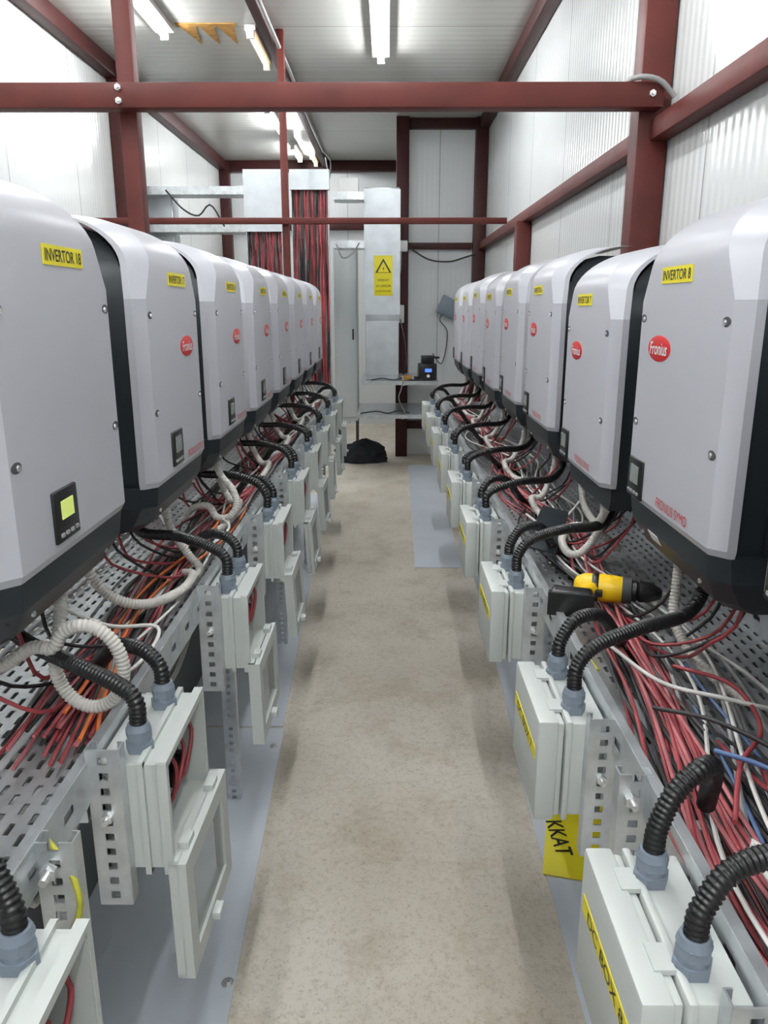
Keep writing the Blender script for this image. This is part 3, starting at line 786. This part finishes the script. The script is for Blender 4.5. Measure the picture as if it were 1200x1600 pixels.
# ------------------------------------------------------------------ the far end of the room
# tall galvanised duct with sign
t = thing('cable_duct', 'tall galvanised duct carrying the yellow warning sign', 'duct', (-.05, 7.2, .86))
bm = bmesh.new(); bx(bm, (0, .0, .82), (.30, .16, 1.64)); bev(bm, .004); ob('duct_body', fin(bm, 'duct_body', M['galvduct']), t)
bm = bmesh.new(); bx(bm, (0, -.077, 1.10), (.315, .008, 1.05))
for s in (-1, 1): bx(bm, (s*.156, -.055, 1.10), (.006, .05, 1.05))
ob('duct_cover', fin(bm, 'duct_cover', M['galvduct']), t)
bm = bmesh.new(); bx(bm, (0, -.079, .28), (.29, .006, .48)); ob('lower_cover', fin(bm, 'lower_cover', M['galvduct']), t)
# perforated shelves carried by the dark end post
def shelf(label, lo, hi, z):
    t = thing('perforated_shelf', label, 'shelf', ((lo[0]+hi[0])/2, (lo[1]+hi[1])/2, z))
    w, d = hi[0]-lo[0], hi[1]-lo[1]
    bm = bmesh.new(); bx(bm, (0, 0, -.002), (w, d, .004)); ob('shelf_plate', fin(bm, 'shelf_plate', M['shelfbase']), t)
    for s in (-1, 1):
        bm = bmesh.new(); bx(bm, (0, s*d/2, -.018), (w, .004, .036)); ob('shelf_rim', fin(bm, 'shelf_rim', M['galv']), t)
    bm = bmesh.new(); xb = .14-(lo[0]+hi[0])/2
    bx(bm, (xb, 0, -.022), (.04, d, .036)); ob('shelf_arm', fin(bm, 'shelf_arm', M['galv']), t)
shelf('upper perforated metal shelf holding the black device', (-.24, 7.0), (.46, 7.858), .856)
shelf('lower perforated metal shelf in front of the end post', (-.28, 6.98), (.35, 7.858), .555)
DZ = .857
t = thing('black_device', 'small black machine with blue screen on the upper shelf', 'device', (.36, 7.12, DZ), .1)
bm = bmesh.new(); bx(bm, (0, 0, .075), (.16, .14, .15)); bev(bm, .012); ob('device_body', fin(bm, 'device_body', M['black']), t)
bm = bmesh.new(); bx(bm, (0, -.01, .185), (.11, .10, .07)); bx(bm, (.07, 0, .20), (.08, .05, .02)); bev(bm, .006); ob('device_head', fin(bm, 'device_head', M['black']), t)
ob('screen', boxmesh('screen', (.06, .004, .030), M['screenblue'], 0, (0, -.072, .09)), t)
ob('round_knob', (lambda b: (cyl(b, (0, -.075, .04), .014, .014, .012, 14, 'Y'), fin(b, 'round_knob', M['white']))[1])(bmesh.new()), t)
o = solid('cardboard_piece', (.13, 7.05, DZ), (.22, 7.15, DZ+.04), M['rust'], .004); tag(o, 'small brown box on the upper shelf', 'box')
o = solid('cable_adapter', (.24, 7.04, DZ), (.28, 7.12, DZ+.035), M['black'], .004); tag(o, 'small black power adapter beside the device on the upper shelf', 'adapter')
tag(rope('shelf_cable', [(.30, 7.08, .862), (.2, 7.03, .862), (.14, 7.2, .862), (.17, 7.2, 1.0), (.16, 7.4, 1.2), (.12, 7.84, 1.4)], .006, M['cblack'], 6, .03), 'black cable running from the device to the dark post', 'cable')
tag(rope('shelf_cable', [(-.15, 7.03, .862), (-.05, 7.08, .875), (.05, 7.03, .864), (.16, 7.10, .88), (.22, 7.03, .864), (.30, 7.05, .866)], .005, M['cblack'], 6, .02), 'tangled black cable lying along the front of the upper shelf', 'cable')
tag(rope('shelf_cable', [(.12, 7.1, .864), (.12, 7.05, .90), (.14, 6.99, .87), (.12, 6.97, .78), (.10, 6.97, .70), (.16, 7.02, .562)], .005, M['cgrey'], 6, .02), 'grey cable drooping from the upper shelf to the lower one', 'cable')
tag(rope('shelf_cable', [(-.25, 7.02, .562), (-.1, 7.06, .575), (.0, 7.02, .563), (.1, 7.1, .575), (.2, 7.04, .563)], .006, M['cblack'], 6, .02), 'black cable lying on the lower shelf', 'cable')
tag(rope('wall_cable', [(.45, 7.9, 1.05), (.55, 7.93, .95), (.60, 7.95, 1.25), (.52, 7.96, 1.38), (.58, 7.96, 1.46)], .005, M['cblack'], 6, .03), 'black cable drooping from the tilted grey box', 'cable')
t = thing('junction_box', 'dark grey junction box hanging tilted on the end wall', 'junction box', (.60, 7.955, 1.50)); t.rotation_euler = (0, .45, 0)
bm = bmesh.new(); bx(bm, (0, 0, 0), (.18, .08, .18)); bev(bm, .006); ob('box_body', fin(bm, 'box_body', M['gland']), t)
ob('box_lid', boxmesh('box_lid', (.17, .012, .17), M['gland'], .003, (0, -.045, 0)), t)
o = solid('wall_socket', (.085, 7.80, 1.35), (.16, 7.862, 1.52), M['white'], .006); tag(o, 'white socket box on the dark end post', 'socket')
o = solid('wall_socket', (.10, 7.80, 2.02), (.19, 7.862, 2.12), M['white'], .006); tag(o, 'small white junction box high on the dark end post', 'socket')
tag(rope('post_wire', [(.13, 7.80, 2.02), (.11, 7.78, 1.8), (.0, 7.75, 1.72), (.06, 7.78, 1.6), (.12, 7.80, 1.52)], .006, M['cgrey'], 6, .03), 'grey wire between the two white boxes on the end post', 'cable')
# cabinet on rear legs
t = thing('metal_cabinet', 'tall pale grey cabinet left of the galvanised duct', 'cabinet', (-.40, 7.55, 0))
bm = bmesh.new(); bx(bm, (0, .15, 1.23), (.22, .34, 1.62)); bev(bm, .006); ob('cabinet_body', fin(bm, 'cabinet_body', M['cab']), t)
d = ob('cabinet_door', boxmesh('cabinet_door', (.205, .02, 1.54), M['cab'], .004, (0, -.031, 1.23)), t)
ob('handle', boxmesh('handle', (.015, .02, .10), M['black'], .003, (.07, -.05, 1.25)), d)
for s in (-1, 1): ob('leg', boxmesh('leg', (.03, .03, .425), M['darksteel'], .002, (s*.09, .29, .2125)), t)
# cable risers
def riser(label, xc, w, y, z0, z1, cover0, cover1, n, group):
    t = thing('cable_riser', label, 'cable riser', (xc, y, z0))
    h = z1-z0
    bm = bmesh.new(); bx(bm, (0, .03, h/2), (w, .004, h)); ob('back_plate', fin(bm, 'back_plate', M['galv']), t)
    for s in (-1, 1):
        bm = bmesh.new(); bx(bm, (s*w/2, -.01, h/2), (.004, .08, h)); ob('side_rail', fin(bm, 'side_rail', M['galv']), t)
    bm = bmesh.new(); bx(bm, (0, -.055, (cover0+cover1)/2-z0), (w+.02, .008, cover1-cover0))
    for s in (-1, 1): bx(bm, (s*(w/2+.008), -.03, (cover0+cover1)/2-z0), (.005, .05, cover1-cover0))
    bx(bm, (0, -.01, cover1-z0), (w+.02, .10, .006))
    ob('riser_cover', fin(bm, 'riser_cover', M['galvduct']), t)
    rnd = random.Random(n)
    for i in range(n):
        x = xc-w/2+.012+(w-.024)*i/(n-1); mat, word = ('credred', 'red') if rnd.random() < .58 else ('cblack', 'black')
        pts = [(x+rnd.uniform(-.010, .010), y-.02+rnd.uniform(-.022, .022), z1-.03-(z1-z0-.06)*k/6) for k in range(7)]
        tag(rope('riser_cable', pts, .0062, M[mat], 5, .08, sm=4), 'thin %s cable hanging in %s' % (word, group), 'cable', '%s cables in %s' % (word, group))
riser('galvanised riser packed with red cables behind the left row end', -.595, .28, 6.3, .86, 2.50, 2.36, 2.50, 34, 'the long right riser')
riser('galvanised riser with tall pale cover left of the thin post', -.95, .27, 6.3, 1.2, 2.50, 2.06, 2.50, 26, 'the covered left riser')
for xc, lab in ((-.595, 'red cable riser'), (-.95, 'covered riser')):
    o = solid('steel_upright', (xc-.03, 6.334, 0), (xc+.03, 6.38, 2.4), M['galv'], .002); tag(o, 'galvanised upright behind the %s' % lab, 'upright')
# horizontal trays at high level
def high_tray(label, x0, x1, y, z, d=.22):
    t = thing('overhead_tray', label, 'cable tray', ((x0+x1)/2, y, z)); w = x1-x0
    bm = bmesh.new(); bx(bm, (0, 0, 0), (w, d, .004)); ob('base_plate', fin(bm, 'base_plate', M['shelfbase']), t)
    for s in (-1, 1):
        bm = bmesh.new(); bx(bm, (0, s*d/2, .03), (w, .004, .06)); ob('side_rail', fin(bm, 'side_rail', M['galv']), t)
high_tray('upper overhead cable tray running to the left wall', -2.05, -1.09, 6.6, 2.36)
high_tray('lower overhead cable tray running to the left wall', -2.05, -1.09, 6.6, 2.08)
high_tray('overhead cable tray between the riser and the signed duct', -.45, -.2, 6.9, 2.36)
high_tray('lower overhead tray between the riser and the signed duct', -.45, -.2, 6.9, 1.98)
tag(rope('tray_wire', [(-1.75, 6.483, 2.39), (-1.62, 6.47, 2.25), (-1.5, 6.47, 2.2), (-1.4, 6.47, 2.28), (-1.3, 6.483, 2.12)], .007, M['cblack'], 6, .03), 'black cable slack between the two overhead trays', 'cable')
tag(rope('tray_wire', [(-.43, 6.788, 2.01), (-.38, 6.76, 1.9), (-.30, 6.76, 1.93), (-.24, 6.788, 2.02)], .006, M['cgrey'], 6, .03), 'grey cable slack beside the signed duct', 'cable')
t = thing('wall_duct', 'pale galvanised duct standing against the left wall', 'duct', (-1.86, 6.75, 1.2))
bm = bmesh.new(); bx(bm, (0, 0, .62), (.22, .18, 1.24)); bev(bm, .004); ob('duct_body', fin(bm, 'duct_body', M['galvduct']), t)
bm = bmesh.new(); bx(bm, (0, -.095, .62), (.20, .008, 1.1)); ob('duct_cover', fin(bm, 'duct_cover', M['galvduct']), t)
o = solid('white_box', (-.42, 7.0, 2.37), (-.25, 7.12, 2.56), M['white'], .006); tag(o, 'small white box on top of the overhead tray', 'box')
tag(rope('swag_cable', [(.85, 7.85, 2.0), (.75, 7.9, 1.97), (.6, 7.88, 1.93), (.4, 7.88, 1.95), (.2, 7.85, 2.06)], .008, M['cblack'], 6, .03), 'black cable swagged across the end wall rail', 'cable')
# black bag on the floor
def bag(label, loc, s, mat, seed, name):
    bm = bmesh.new(); bmesh.ops.create_icosphere(bm, subdivisions=4, radius=1)
    for v in bm.verts:
        n = noise.noise(v.co*1.6+Vector((seed, 0, 0)))*.35+noise.noise(v.co*4+Vector((0, seed, 0)))*.13
        v.co = v.co*(1+n); v.co = Vector((v.co.x*s[0], v.co.y*s[1], max(-.0, v.co.z+.35)*s[2]))
    tag(ob(name, fin(bm, name, M[mat], 1.5), None, loc), label, 'bag')
bag('black cloth bag slumped low on the floor between cabinet and dark post', (-.27, 7.62, 0), (.27, .14, .15), 'cloth', 3.1, 'cloth_bag')

# ------------------------------------------------------------------ world + camera
w = bpy.data.worlds.new('world'); S.world = w; w.use_nodes = True
w.node_tree.nodes['Background'].inputs[0].default_value = (.8, .85, .9, 1)
w.node_tree.nodes['Background'].inputs[1].default_value = .1
cd = bpy.data.cameras.new('camera'); cam = bpy.data.objects.new('camera', cd); COL.objects.link(cam)
cd.sensor_fit = 'VERTICAL'; cd.sensor_height = 36; cd.lens = 27; cd.clip_start = .02
cam.location = (0, 0, 1.5)
cam.rotation_euler = (PI/2-math.atan(320/1200), 0, .0048)
S.camera = cam
